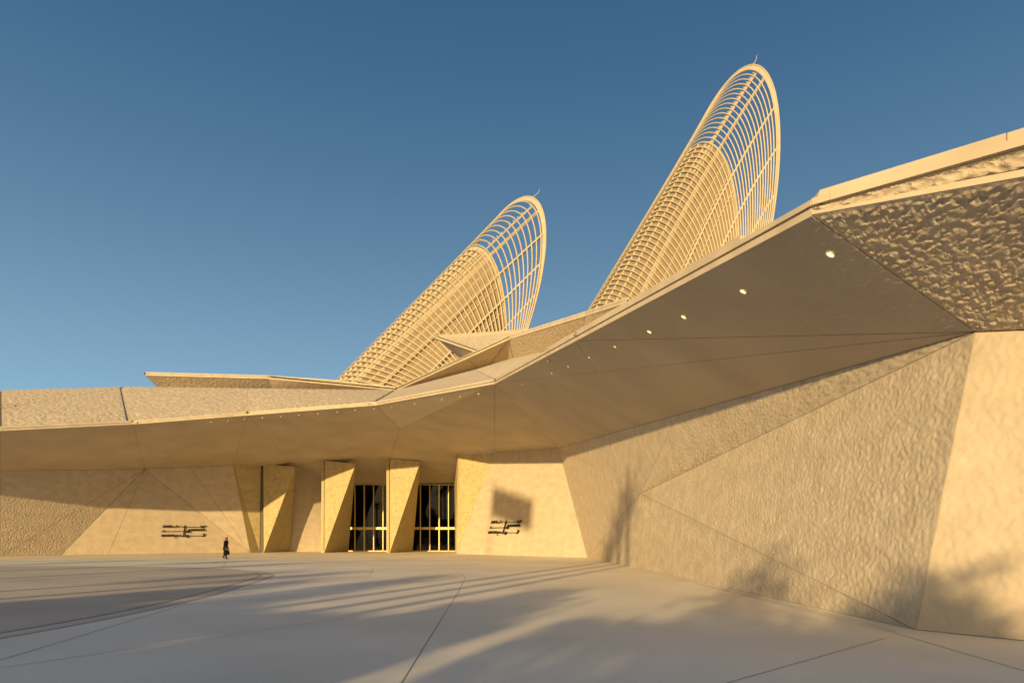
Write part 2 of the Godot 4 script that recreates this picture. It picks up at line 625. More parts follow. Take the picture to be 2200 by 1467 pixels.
func build_plaza() -> void:
	var far := PackedVector2Array([Vector2(-1500, 700), Vector2(1500, 700), Vector2(1500, -1500), Vector2(-1500, -1500)])
	var ground := struct("ground", sheet(far, 0.0), M.plaza)
	for line: Array in JOINTS:
		var g := Geo.new()
		for k in line.size() - 1:
			var a := Vector3(line[k].x, 0.004, line[k].y)
			var b := Vector3(line[k + 1].x, 0.004, line[k + 1].y)
			var side := (b - a).cross(Vector3.UP).normalized() * 0.008
			g.quad(a - side, b - side, b + side, a + side, Vector3.UP)
		put("joint", g.mesh(), M.joint, ground)
	# the darker disc of paving at the left, its rim a band of its own
	var rim := [Vector2(-10.3, 2.0), Vector2(-9.0, -6.0), Vector2(-8.4, -11.2), Vector2(-8.25, -14.1), Vector2(-8.4, -17.4), Vector2(-8.95, -21.8), Vector2(-10.3, -29.2), Vector2(-11.3, -31.7), Vector2(-12.6, -33.9), Vector2(-15.2, -36.6), Vector2(-19.0, -38.9), Vector2(-24.5, -40.2), Vector2(-32.0, -40.3), Vector2(-50.0, -39.6), Vector2(-90.0, -37.0)]
	var inner: Array = []
	for k in rim.size():
		var t: Vector2 = (rim[mini(k + 1, rim.size() - 1)] - rim[maxi(k - 1, 0)]).normalized()
		inner.append(rim[k] + Vector2(t.y, -t.x) * 0.52)
	for k in 2:
		var line: PackedVector2Array = curve_through(rim if k == 0 else inner)
		var slab := Geo.new()
		var y := 0.004 + 0.004 * k
		for j in line.size() - 1:
			slab.tri(Vector3(-70, y, -12), Vector3(line[j].x, y, line[j].y), Vector3(line[j + 1].x, y, line[j + 1].y), Vector3.UP)
		var o := struct("pavement", slab.mesh(), [M.ring, M.disc][k])
		o.set_meta("label", ["pale rim band round the dark disc of paving", "dark brown disc of paving set in the white plaza"][k])
		var g := Geo.new()
		for j in line.size() - 1:
			var a := Vector3(line[j].x, 0.016, line[j].y)
			var b := Vector3(line[j + 1].x, 0.016, line[j + 1].y)
			var side := (b - a).cross(Vector3.UP).normalized() * 0.014
			g.quad(a - side, b - side, b + side, a + side, Vector3.UP)
		put("joint", g.mesh(), M.joint, o)


# ---------------------------------------------------------------- the museum
func build_museum() -> void:
	museum = base("museum_building")
	tag(museum, "sand coloured faceted museum with a wide overhanging roof and glass entrance", "building")
	core = Geo.new()
	var wall := func(c: Array, o := {}) -> void: panel("wall_panel", museum, c, M.concrete, o)
	var soffit := func(c: Array, o := {}) -> void: panel("soffit_panel", museum, c, M.soffit, o)
	var roof := func(c: Array, o := {}) -> void: panel("roof_panel", museum, c, M.concrete, o)

	# the long wall that comes towards the camera on the right
	var hammer := {"amp": 0.0205, "cell": 0.04, "gap": 0.006}
	wall.call(["wall_knot", "base_ridge", "ridge_top"], hammer)
	wall.call(["wall_knot", "base_knee", "base_ridge"], {"amp": 0.020, "cell": 0.06, "gap": 0.006})
	wall.call(["wall_knot", "ridge_top", "top_b"], {"amp": 0.020, "cell": 0.06, "gap": 0.006})
	wall.call(["wall_knot", "top_b", "top_a"], {"amp": 0.006, "cell": 0.1, "gap": 0.007})
	wall.call(["wall_knot", "top_a", "wall_far_top"], {"amp": 0.006, "cell": 0.1, "gap": 0.007})
	wall.call(["wall_knot", "wall_far_top", "base_far"], {"amp": 0.009, "cell": 0.09, "gap": 0.007})
	wall.call(["wall_knot", "base_far", "base_knee"], {"amp": 0.009, "cell": 0.09, "gap": 0.007})
	wall.call(["base_ridge", "base_right", "wall_right_top", "ridge_top"], {"amp": 0.015, "cell": 0.04, "gap": 0.012, "wide": 0.12, "tall": 0.14})

	# soffit over it, rising outwards to the fascia
	var calm := {"amp": 0.014, "cell": 0.06, "gap": 0.012, "wide": 0.17, "tall": 0.08}
	soffit.call(["fascia_corner", "ridge_top", "fascia_seam"], calm)
	soffit.call(["fascia_seam", "ridge_top", "soffit_knot"], {"amp": 0.006, "cell": 0.12, "gap": 0.012, "wide": 0.4, "tall": 0.25})
	soffit.call(["fascia_seam", "soffit_knot", "fascia_bend"], {"gap": 0.012})
	soffit.call(["fascia_bend", "soffit_knot", "ridge_top", "wall_far_top"], {"amp": 0.008, "cell": 0.1, "gap": 0.01, "wide": 0.2, "tall": 0.11})
	panel("soffit_panel", museum, ["fascia_corner", "fascia_right", "wall_right_top", "ridge_top"], M.concrete, {"amp": 0.042, "cell": 0.055, "gap": 0.016, "wide": 0.135, "tall": 0.064, "flat": true})

	# soffit over the entrance and the left wall
	for c: Array in [["fascia_bend", "wall_far_top", "E1"], ["fascia_bend", "E1", "knotB"], ["knotB", "E1", "E0"], ["knotB", "E0", "finD_tl"], ["knotB", "finD_tl", "finC_tl"], ["knotB", "finC_tl", "recess_top"],
			["fascia_valley", "fascia_bend", "knotB"], ["fascia_mid", "fascia_valley", "knotB"], ["fascia_mid", "knotB", "recess_top"], ["fascia_mid", "recess_top", "finA_tl"],
			["fascia_mid", "finA_tl", "knotA"], ["fascia_groove", "fascia_mid", "knotA"], ["knotA", "finA_tl", "lt1"], ["fascia_groove", "knotA", "lt1"],
			["fascia_left", "fascia_groove", "lt1", "lt0"], ["fascia_far_left", "fascia_left", "lt0", "lw00t"]]:
		soffit.call(c, {"gap": 0.008})
	# the ceiling that drops to the door heads
	for c: Array in [["recess_top", "finC_tl", "head_l"], ["finC_tl", "finD_tl", "head_l"], ["finD_tl", "head_r", "head_l"], ["finD_tl", "E0", "head_r"]]:
		soffit.call(c, {"gap": 0.0})
	soffit.call(["recess_top", "finB_tl", Vector3(-26.5, 9.9, -81.5)], {"gap": 0.0})

	# walls at the back
	wall.call(["lw00", "lw0", "lt0", "lw00t"], {"amp": 0.03, "cell": 0.14, "wide": 0.17, "tall": 0.2})
	wall.call(["lw0", "lw1", "lt1"], {"amp": 0.022, "cell": 0.075, "wide": 0.13, "tall": 0.14})
	wall.call(["lw0", "lt1", "lt0"], {"amp": 0.022, "cell": 0.075, "wide": 0.13, "tall": 0.14})
	var split: Vector3 = P.lw1.lerp(P.lw2, 0.22)
	var upper: Vector3 = P.lt1.lerp(P.finA_tl, 0.5)
	wall.call(["lw1", split, "lt1"], {"amp": 0.012, "cell": 0.12})
	wall.call([split, "lw2", "lt1"], {"amp": 0.012, "cell": 0.1})
	wall.call(["lw2", upper, "lt1"], {"amp": 0.012, "cell": 0.1})
	wall.call(["lw2", "finA_tl", upper], {"amp": 0.012, "cell": 0.12})
	wall.call(["E1", "E0b", "base_far", "wall_far_top"], {"amp": 0.005, "cell": 0.15, "gap": 0.0, "backed": true})
	var deep := Vector3(P.head_l.x, 0, P.head_l.z)
	wall.call(["recess_top", Vector3(-27.1, 0, -82.4), deep, "head_l"], {"amp": 0.02, "cell": 0.1, "gap": 0.0})

	build_fins()
	build_doors()

	# roof slopes behind the fascia
	var lift := 0.30
	roof.call([raised("fascia_far_left", lift), raised("fascia_left", lift), "roof_left", "roof_far_left"], {"amp": 0.075, "cell": 0.13, "wide": 0.28, "tall": 0.2, "gap": 0.03})
	var seam_end: Vector3 = raised("fascia_left", lift).lerp(P.roof_left, 0.42)
	roof.call([seam_end, "roof_groove", "roof_left"], {"amp": 0.075, "cell": 0.13, "wide": 0.28, "tall": 0.2, "gap": 0.06})
	var groove_low := raised("fascia_groove", lift)
	roof.call([raised("fascia_left", lift), groove_low + Vector3(-0.45, 0, 0.1), P.roof_groove + Vector3(-0.45, 0, 0), seam_end], {"amp": 0.075, "cell": 0.13, "wide": 0.28, "tall": 0.2, "gap": 0.06})
	roof.call([groove_low, raised("fascia_mid", lift), "roof_mid", "roof_groove"], {"amp": 0.075, "cell": 0.13, "wide": 0.28, "tall": 0.2, "gap": 0.0, "backed": false, "free": true})
	roof.call([raised("fascia_mid", lift), raised("fascia_valley", lift) + Vector3(-0.25, 0, 0), P.roof_valley + Vector3(-0.25, 0, 0), "roof_mid"], {"amp": 0.075, "cell": 0.13, "wide": 0.28, "tall": 0.2, "gap": 0.0, "backed": false, "free": true})
	panel("roof_panel", museum, [raised("fascia_valley", lift), raised("fascia_bend", lift), "roof_c", "roof_valley"], M.smooth, {"amp": 0.012, "cell": 0.3, "wide": 0.9, "tall": 0.6, "gap": 0.02})
	panel("roof_panel", museum, [raised("fascia_bend", lift), "roof_e", "roof_d", "roof_c"], M.smooth, {"amp": 0.012, "cell": 0.3, "wide": 0.9, "tall": 0.6, "gap": 0.01})

	var groove := Geo.new()
	for g: Array in [[raised("fascia_groove", lift), P.roof_groove], [raised("fascia_valley", lift), P.roof_valley]]:
		groove.prism([g[0] + Vector3(-0.8, -0.1, 0.1), g[0] + Vector3(0.3, -0.1, 0.0), g[1] + Vector3(0.3, -0.1, 0), g[1] + Vector3(-0.8, -0.1, 0)], Vector3(0, -0.12, 0))
	put("gutter", groove.mesh(), M.smooth, museum)

	# upper roof blades
	panel("roof_blade", museum, ["l2a", "l2b", "l2b_", "l2a_"], M.concrete, {"amp": 0.05, "cell": 0.16, "wide": 0.22, "tall": 0.22, "gap": 0.0})
	panel("roof_blade", museum, ["l2b", "l2d", "l2d_", "l2b_"], M.concrete, {"amp": 0.04, "cell": 0.18, "wide": 0.22, "tall": 0.22, "gap": 0.03})
	panel("roof_blade", museum, ["l4a", "l4b", "l4b_", "l4a_"], M.smooth, {"gap": 0.01})
	panel("roof_blade", museum, ["l4b", "l4c", "l4b_"], M.smooth, {"gap": 0.03})
	panel("roof_blade", museum, ["l4c", "l4c_", "l4b_"], M.concrete, {"amp": 0.02, "cell": 0.2, "gap": 0.03})
	panel("roof_blade", museum, ["l4c", "l4d", "l4d_", "l4c_"], M.concrete, {"amp": 0.05, "cell": 0.14, "wide": 0.2, "tall": 0.22, "gap": 0.04})
	panel("roof_blade", museum, ["l4d", "l4e", "l4e_", "l4d_"], M.concrete, {"amp": 0.05, "cell": 0.14, "wide": 0.2, "tall": 0.22, "gap": 0.0})
	panel("roof_blade", museum, ["l3a", "l3b", "l3c", "l3d"], M.concrete, {"amp": 0.02, "cell": 0.25, "gap": 0.0})
	panel("roof_blade", museum, ["l3a", "l3d", "l3e"], M.smooth, {"gap": 0.0})

	# the roof deck that runs on between the blades, out of sight from the plaza
	for c: Array in [["roof_groove", "roof_valley", "l2d_", "l2a_"], ["roof_valley", "roof_c", "l4b_", "l4a_"], ["roof_c", "roof_d", "l4c_", "l4b_"], ["roof_d", "roof_e", "l4e_", "l4d_"], ["roof_d", "l4d_", "l4c_"], ["l4a_", "l4b_", "l3e"], ["l4b_", "l4c_", "l3e"], ["l4c_", "l3b", "l3e"]]:
		var drop := Vector3(0, -0.35, 0)
		panel("roof_deck", museum, c.map(func(k: String) -> Vector3: return P[k] + drop), M.smooth, {"gap": 0.0, "face": Vector3.UP, "backed": false})

	build_fascia()
	put("joint_backing", core.mesh(), M.core, museum)


# A long edge: bands stacked from the soffit edge upwards, each [height at the bottom, height at the top, how far in].
func edge_band(called: String, keys: Array, bands: Array, mat: Material, inward := Vector3.ZERO, offset := Vector3.ZERO) -> void:
	# the way in, shared by both sides of each corner so that the bands meet without a gap
	var line: Array[Vector3] = []
	for k in keys:
		line.append((P[k] if k is String else k) + offset)
	var backs: Array[Vector3] = []
	for k in line.size() - 1:
		var a := line[k]
		var back := (line[k + 1] - a).cross(Vector3.UP).normalized()
		if back.dot(a - Vector3(0, a.y, 0)) < 0.0:
			back = -back
		if inward != Vector3.ZERO and back.dot(inward) < 0.0:
			back = -back
		backs.append(back)
	var ways: Array[Vector3] = []
	for k in line.size():
		ways.append((backs[maxi(k - 1, 0)] + backs[mini(k, backs.size() - 1)]).normalized())
	var depth := 0.35
	for band: Array in bands:
		var g := Geo.new()
		var lo := Vector3(0, band[0], 0)
		var hi := Vector3(0, band[1], 0)
		for k in line.size() - 1:
			var t := (line[k + 1] - line[k]).normalized()
			var pa: Vector3 = line[k] + ways[k] * band[2]
			var pb: Vector3 = line[k + 1] + ways[k + 1] * band[2]
			var qa := pa + ways[k] * depth
			var qb := pb + ways[k + 1] * depth
			g.quad(pa + lo, pb + lo, pb + hi, pa + hi, -backs[k])
			g.quad(pa + hi, pb + hi, qb + hi, qa + hi, Vector3.UP)
			g.quad(pa + lo, pb + lo, qb + lo, qa + lo, Vector3.DOWN)
			g.quad(qa + lo, qb + lo, qb + hi, qa + hi, backs[k])
			if k == 0:
				g.quad(pa + lo, pa + hi, qa + hi, qa + lo, -t)
			if k == line.size() - 2:
				g.quad(pb + lo, pb + hi, qb + hi, qb + lo, t)
		put(called, g.mesh(), mat if band.size() < 4 else band[3], museum)


func build_fascia() -> void:
	var main := [[-0.02, 0.115, 0.0], [0.112, 0.165, 0.07, M.core], [0.162, 0.275, -0.02], [0.272, 0.315, 0.05]]
	edge_band("fascia", ["fascia_far_left", "fascia_left", "fascia_groove", "fascia_mid", "fascia_valley", "fascia_bend"], main, M.smooth)
	edge_band("fascia", ["fascia_bend", "fascia_corner"], [[-0.02, 0.115, 0.0], [0.112, 0.165, 0.07, M.core], [0.162, 0.265, -0.01]], M.smooth, Vector3(1, 0, 0))
	# the parapet strip that doubles the edge from above the valley to just short of the corner
	var from: Vector3 = P.fascia_bend.lerp(P.fascia_corner, 0.42)
	var to: Vector3 = P.fascia_bend.lerp(P.fascia_corner, 0.926)
	edge_band("parapet", [from, to], [[0.262, 0.375, 0.025]], M.smooth, Vector3(1, 0, 0))
	# right of the corner: strip under the slot, relief strip that widens to the right, ledge, then two bands with open joints
	var c: Vector3 = P.fascia_corner
	var r: Vector3 = P.fascia_right
	var t := (r - c).normalized()
	var back := Vector3(0.05, 0, -1.0).normalized()
	var lip := Geo.new()
	lip.prism([c + Vector3(0, 0.0, 0.02), r + Vector3(0, 0.0, 0.02), r + Vector3(0, 0.09, 0.02), c + Vector3(0, 0.055, 0.02)], back * 0.3)
	put("ledge", lip.mesh(), M.smooth, museum)
	panel("relief_strip", museum, [c + Vector3(0, 0.055, -0.05), r + Vector3(0, 0.06, -0.5), r + Vector3(0, 0.47, -0.05), c + Vector3(0, 0.12, -0.03)], M.concrete, {"amp": 0.04, "cell": 0.04, "wide": 0.15, "tall": 0.09, "flat": true, "gap": 0.0, "backed": false, "free": true})
	var slot := Geo.new()
	slot.prism([c + Vector3(0, 0.115, -0.08), r + Vector3(0, 0.465, -0.1), r + Vector3(0, 0.55, -0.1), c + Vector3(0, 0.17, -0.08)], back * 0.3)
	put("shadow_gap", slot.mesh(), M.core, museum)
	var low_c := c + Vector3(0, 0.162, 0.03)
	var low_r := r + Vector3(0, 0.53, 0.03)
	var joints := [0.0, 0.075, 1.0]
	for k in joints.size() - 1:
		var a := low_c.lerp(low_r, joints[k] + (0.0015 if k else 0.0))
		var b := low_c.lerp(low_r, joints[k + 1])
		var g := Geo.new()
		g.prism([a, b, b + Vector3(0, 0.125, 0), a + Vector3(0, 0.115, 0)], back * 0.35)
		put("fascia", g.mesh(), M.smooth, museum)
	joints = [0.028, 0.66, 1.0]
	for k in joints.size() - 1:
		var a := low_c.lerp(low_r, joints[k] + (0.004 if k else 0.0)) + Vector3(0, 0.122, -0.03)
		var b := low_c.lerp(low_r, joints[k + 1]) + Vector3(0, 0.126, -0.03)
		var g := Geo.new()
		g.prism([a, b, b + Vector3(0, 0.12, 0), a + Vector3(0.04 if k == 0 else 0.0, 0.12, 0)], back * 0.35)
		put("parapet", g.mesh(), M.smooth, museum)
	# edges of the upper blades
	var rim := [[-0.05, 0.2, -0.02], [0.22, 0.4, -0.06]]
	edge_band("blade_edge", ["l2a", "l2b", "l2c", "l2d"], rim, M.smooth)
	edge_band("blade_edge", ["l4a", "l4b", "l4c", "l4d", "l4e"], rim, M.smooth)
	edge_band("blade_edge", ["l3a", "l3b"], rim, M.smooth)


func build_fins() -> void:
	# five clad fins that stand before the entrance; each is a node whose facets are meshes of their own
	var slab := func(parent: Node3D, called: String, c: Array, mat: Material, thick := 0.1) -> void:
		panel(called, parent, c, mat, {"gap": 0.008, "thick": thick, "backed": false})
	var a := Node3D.new()
	a.name = "entrance_fin"
	museum.add_child(a, true)
	slab.call(a, "facet", ["finA_tl", "finA_tr", "finA_b"], M.cladding)
	slab.call(a, "side_facet", ["finA_tl", "lw2", "finA_b"], M.cladding_plain)
	var slot := Geo.new()
	slot.prism([P.finA_tr + Vector3(-0.1, 0, -0.15), P.finB_tl + Vector3(0.1, 0, -0.3), P.finB_bl + Vector3(0.1, 0, -0.3), P.finA_b + Vector3(-0.1, 0, -0.15)], Vector3(0, 0, -0.5))
	put("shadow_gap", slot.mesh(), M.core, museum)
	core.quad(P.finA_tr, P.finA_b, P.finA_b + Vector3(0.4, 0, -0.5), P.finA_tr + Vector3(0.4, 0, -0.5), Vector3(1, 0, 0.2))
	for key: String in ["finB", "finC", "finD"]:
		var f := Node3D.new()
		f.name = "entrance_fin"
		museum.add_child(f, true)
		var tl: Vector3 = P[key + "_tl"]
		var tr: Vector3 = P[key + "_tr"]
		var bl: Vector3 = P[key + "_bl"]
		var br: Vector3 = P[key + "_br"]
		slab.call(f, "facet", [tl, tr, bl], M.cladding)
		slab.call(f, "facet", [tr, br, bl], M.cladding)
		# body behind the facets, so that the fin is solid from the side and from behind
		var g := Geo.new()
		var back_t := tl + Vector3(0.35, 0, -3.6)
		var back_b := bl + Vector3(0.35, 0, -4.3)
		g.quad(tl + Vector3(0.02, 0, -0.12), bl + Vector3(0.02, 0, -0.12), back_b, back_t, Vector3(-1, 0, 0))
		g.quad(tr + Vector3(-0.05, 0, -0.12), br + Vector3(-0.05, 0, -0.12), back_b, back_t, Vector3(0.6, 0, -1))
		g.tri(tl + Vector3(0, -0.01, -0.1), tr + Vector3(0, -0.01, -0.1), back_t, Vector3.UP)
		put("fin_core", g.mesh(), M.cladding_plain, f)
		if key != "finB":
			var strip := Geo.new()
			var x0 := -0.42
			strip.prism([tl + Vector3(x0, 0.0, -0.25), tl + Vector3(-0.13, 0.0, -0.25), bl + Vector3(-0.13, 0, -0.25), bl + Vector3(x0, 0, -0.25)], Vector3(0.05, 0, -1.6))
			put("edge_strip", strip.mesh(), M.cladding_plain, f)
			var gap := Geo.new()
			gap.prism([tl + Vector3(-0.14, 0.0, -0.32), tl + Vector3(0.03, 0.0, -0.32), bl + Vector3(0.03, 0, -0.32), bl + Vector3(-0.14, 0, -0.32)], Vector3(0.05, 0, -1.0))
			put("shadow_gap", gap.mesh(), M.core, f)
	# the last fin folds out of the wall beside the doors
	var e := Node3D.new()
	e.name = "entrance_fin"
	museum.add_child(e, true)
	slab.call(e, "facet", ["E0", "E1", "E0b"], M.cladding)
	var inner := Vector3(P.E0.x - 1.52, P.E0.y - 2.0, -84.2)
	slab.call(e, "side_facet", [P.E0 + Vector3(-0.12, 0, -0.1), P.E0b + Vector3(-0.12, 0, -0.1), Vector3(inner.x + 0.1, 0, inner.z), inner], M.cladding_plain)


func build_doors() -> void:
	var z := -84.3
	var bay := Node3D.new()
	bay.name = "glass_front"
	museum.add_child(bay, true)
	var head: float = 8.30
	var mid := 2.86
	var xs: Array[float] = []
	for k in 14:
		xs.append(-20.55 + k * 1.155)
	for k in xs.size():
		var g := Geo.new()
		var w := 0.075 if k % 4 == 2 else 0.055
		g.box(Vector3(xs[k], head * 0.5, z + 0.02), Vector3(w, 0, 0), Vector3(0, head * 0.5, 0), Vector3(0, 0, 0.13))
		put("mullion", g.mesh(), M.gold, bay)
	for k in xs.size() - 1:
		var x := (xs[k] + xs[k + 1]) * 0.5
		var half := 0.5
		for level: Array in [[0.06, mid - 0.16], [mid + 0.18, head - 0.06]]:
			var y: float = (level[0] + level[1]) * 0.5
			var g := Geo.new()
			g.box(Vector3(x, y, z), Vector3(half, 0, 0), Vector3(0, (level[1] - level[0]) * 0.5, 0), Vector3(0, 0, 0.012))
			put("pane", g.mesh(), M.glass, bay)
		var t := Geo.new()
		t.box(Vector3(x, mid, z + 0.05), Vector3(half, 0, 0), Vector3(0, 0.15, 0), Vector3(0, 0, 0.14))
		put("transom", t.mesh(), M.gold, bay)
		var s := Geo.new()
		s.box(Vector3(x, 0.06, z + 0.02), Vector3(half, 0, 0), Vector3(0, 0.06, 0), Vector3(0, 0, 0.05))
		put("rail", s.mesh(), M.gold, bay)
		s = Geo.new()
		s.box(Vector3(x, head - 0.05, z + 0.02), Vector3(half, 0, 0), Vector3(0, 0.05, 0), Vector3(0, 0, 0.05))
		put("rail", s.mesh(), M.gold, bay)
	# the lobby behind the glass
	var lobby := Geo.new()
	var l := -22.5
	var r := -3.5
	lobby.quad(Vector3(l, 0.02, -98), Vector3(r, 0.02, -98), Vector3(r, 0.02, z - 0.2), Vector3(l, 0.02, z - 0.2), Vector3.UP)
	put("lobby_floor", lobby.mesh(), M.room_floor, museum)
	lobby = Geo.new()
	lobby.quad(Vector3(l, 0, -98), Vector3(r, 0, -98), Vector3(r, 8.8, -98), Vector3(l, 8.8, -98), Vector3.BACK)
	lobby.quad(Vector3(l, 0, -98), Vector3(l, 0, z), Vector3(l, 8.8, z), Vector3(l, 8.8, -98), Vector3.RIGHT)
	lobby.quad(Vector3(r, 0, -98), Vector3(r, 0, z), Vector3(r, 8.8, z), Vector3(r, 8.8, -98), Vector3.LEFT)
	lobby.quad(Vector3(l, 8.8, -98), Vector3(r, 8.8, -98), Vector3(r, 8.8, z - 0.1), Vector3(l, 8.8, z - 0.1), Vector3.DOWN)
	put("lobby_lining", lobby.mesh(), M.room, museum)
	# draught lobbies with gold frames just inside the doors
	for x: float in [-18.2, -9.6]:
		var g := Geo.new()
		for s: float in [-1.0, 1.0]:
			g.box(Vector3(x + s * 1.7, 1.3, z - 3.2), Vector3(0.06, 0, 0), Vector3(0, 1.3, 0), Vector3(0, 0, 0.06))
			g.box(Vector3(x + s * 0.55, 1.3, z - 3.2), Vector3(0.04, 0, 0), Vector3(0, 1.3, 0), Vector3(0, 0, 0.05))
		g.box(Vector3(x, 2.72, z - 3.2), Vector3(1.76, 0, 0), Vector3(0, 0.12, 0), Vector3(0, 0, 0.08))
		put("inner_door_frame", g.mesh(), M.gold, museum)


# ---------------------------------------------------------------- the towers
func on_tower(q: Array, s: float, th: float, inset := 0.0) -> Vector3:
	var w := Vector3(1.0, s, s * s)
	var c: Vector3 = q[0] * w.x + q[1] * w.y + q[2] * w.z
	var a: Vector3 = q[3] * w.x + q[4] * w.y + q[5] * w.z
	var b: Vector3 = q[6] * w.x + q[7] * w.y + q[8] * w.z
	var d: Vector3 = q[9] * w.x + q[10] * w.y + q[11] * w.z
	var v := a * cos(th) + b * sin(th) + d * sin(2.0 * th)
	return c + v - v.normalized() * inset


func build_tower(called: String, q: Array, count: int, radius: float, label: String, shell_from: float) -> void:
	var root := base(called)
	tag(root, label, "tower", "rib towers of the museum")
	root.position = on_tower(q, 1.0, 0.5 * PI)
	var off := root.position
	var at := func(s: float, th: float, inset := 0.0) -> Vector3: return on_tower(q, s, th, inset) - off
	var deep := radius * 6.5
	var inner := func(th: float) -> float: return deep * lerpf(1.0, 0.35, smoothstep(1.2, 2.0, th))
	# ribs: one hoop each
	for k in range(1, count + 3):
		var s := float(k) / count
		var p := PackedVector3Array()
		for j in 49:
			p.append(at.call(s, lerpf(-0.03, PI - 0.05, j / 48.0)))
		var g := Geo.new()
		g.tube(p, PackedFloat32Array([radius]), 6)
		put("rib", g.mesh(), M.tower, root)
	# rim: a deep band with a tube on its outer edge
	var n_rim := 72
	var outer := PackedVector3Array()
	for j in n_rim + 1:
		outer.append(at.call(0.0, lerpf(-0.03, PI - 0.05, float(j) / n_rim)))
	var g := Geo.new()
	g.tube(outer, PackedFloat32Array([radius]), 8)
	put("rim", g.mesh(), M.tower, root)
	g = Geo.new()
	for j in n_rim:
		var th0 := lerpf(-0.03, PI - 0.05, float(j) / n_rim)
		var th1 := lerpf(-0.03, PI - 0.05, float(j + 1) / n_rim)
		var a: Vector3 = at.call(0.0, th0, 0.05)
		var b: Vector3 = at.call(0.0, th1, 0.05)
		var a2: Vector3 = at.call(0.003, th0, radius * 2.3)
		var b2: Vector3 = at.call(0.003, th1, radius * 2.3)
		var a3: Vector3 = at.call(0.012, th0, radius * 2.5)
		var b3: Vector3 = at.call(0.012, th1, radius * 2.5)
		g.quad(a, b, b2, a2, Vector3(0, 0.1, 1))
		g.quad(a2, b2, b3, a3, Vector3(0, -1, 0))
		g.quad(a, b, b3, a3, Vector3(0, 1, -0.4))
	put("rim_band", g.mesh(true), M.tower, root)
	# spars under the ribs
	for deg: float in [69.6, 53.2, 39.5, 27.0, 15.0]:
		var th := deg_to_rad(deg)
		var bar := Geo.new()
		var steps := 14
		for j in steps:
			var s0 := lerpf(0.012, 1.04, float(j) / steps)
			var s1 := lerpf(0.012, 1.04, float(j + 1) / steps)
			var a: Vector3 = at.call(s0, th, radius * 2.4)
			var b: Vector3 = at.call(s1, th, radius * 2.4)
			bar.bar(a, b, a - at.call(s0, th, 5.0), radius * 2.0, radius * 3.4)
		put("spar", bar.mesh(), M.tower, root)
	# the box spine along the crest with its rungs
	var spine := Geo.new()
	var rungs := Geo.new()
	for j in 20:
		var s0 := lerpf(0.02, 0.42, j / 20.0)
		var s1 := lerpf(0.02, 0.42, (j + 1) / 20.0)
		var th := deg_to_rad(79.0)
		var a: Vector3 = at.call(s0, th, deep)
		var b: Vector3 = at.call(s1, th, deep)
		spine.bar(a, b, at.call(s0, th) - a, radius * 11.0, radius * 1.6)
		rungs.bar(at.call(s0, th + 0.03, deep * 0.6), at.call(s0, th - 0.03, deep * 0.6), b - a, radius * 0.7, radius * 1.0)
	put("spine", spine.mesh(), M.tower, root)
	put("rung", rungs.mesh(), M.tower, root)
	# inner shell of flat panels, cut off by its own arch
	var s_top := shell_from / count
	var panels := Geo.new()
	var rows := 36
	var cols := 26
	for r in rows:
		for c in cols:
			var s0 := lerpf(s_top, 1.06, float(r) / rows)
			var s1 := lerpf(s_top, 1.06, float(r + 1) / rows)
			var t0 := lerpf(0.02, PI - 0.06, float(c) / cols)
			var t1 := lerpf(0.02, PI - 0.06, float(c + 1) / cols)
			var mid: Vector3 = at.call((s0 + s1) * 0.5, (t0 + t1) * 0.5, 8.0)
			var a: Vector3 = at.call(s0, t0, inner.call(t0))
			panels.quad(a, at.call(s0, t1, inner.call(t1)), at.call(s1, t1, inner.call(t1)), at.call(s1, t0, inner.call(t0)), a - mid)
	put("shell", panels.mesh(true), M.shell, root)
	for c in range(1, cols):
		var th := lerpf(0.02, PI - 0.06, float(c) / cols)
		if c < 16 and (c % 2 == 1 or c > 7):
			var fin := Geo.new()
			for r in 18:
				var s0 := lerpf(s_top, 1.06, r / 18.0)
				var s1 := lerpf(s_top, 1.06, (r + 1) / 18.0)
				var a: Vector3 = at.call(s0, th, inner.call(th) * 0.74)
				var b: Vector3 = at.call(s1, th, inner.call(th) * 0.74)
				fin.bar(a, b, a - at.call(s0, th, 5.0), radius * 1.0, inner.call(th) * 0.5)
			put("shell_fin", fin.mesh(), M.tower, root)
	var arch := Geo.new()
	var face := PackedVector3Array()
	for j in 61:
		face.append(at.call(s_top - 0.004, lerpf(0.0, PI - 0.05, j / 60.0), deep * 0.92))
	for j in 60:
		var a := face[j]
		var b := face[j + 1]
		var inw: Vector3 = (at.call(s_top, 0.5 * PI, 12.0) - a).normalized()
		arch.bar(a, b, inw, radius * 3.0, radius * 3.4)
	put("arch", arch.mesh(), M.tower, root)
	# lightning rod at the tip
	var tip: Vector3 = at.call(0.0, deg_to_rad(84.0))
	var rod := PackedVector3Array([tip, tip + Vector3(0.6, 0.5, 0), tip + Vector3(1.1, 0.95, 0), tip + Vector3(1.4, 1.4, 0), tip + Vector3(1.5, 1.9, 0)])
	if count > 45:
		rod = PackedVector3Array([tip, tip + Vector3(0.35, 0.5, 0), tip + Vector3(0.55, 0.9, 0), tip + Vector3(0.6, 1.3, 0), tip + Vector3(0.65, 1.7, 0)])
	var mast := Geo.new()
	mast.tube(rod, PackedFloat32Array([0.11, 0.1, 0.08, 0.06, 0.03]), 6)
	put("lightning_rod", mast.mesh(), M.steel, root)


# ---------------------------------------------------------------- wall signs
func build_signs() -> void:
	sign_at(P.signL_o, P.signL_x, P.signL_y, "dark bronze sign of Arabic and English lettering on the wall behind the walking person")
	sign_at(P.signR_o, P.signR_x, P.signR_y, "dark bronze lettering sign on the bright wall right of the entrance doors")


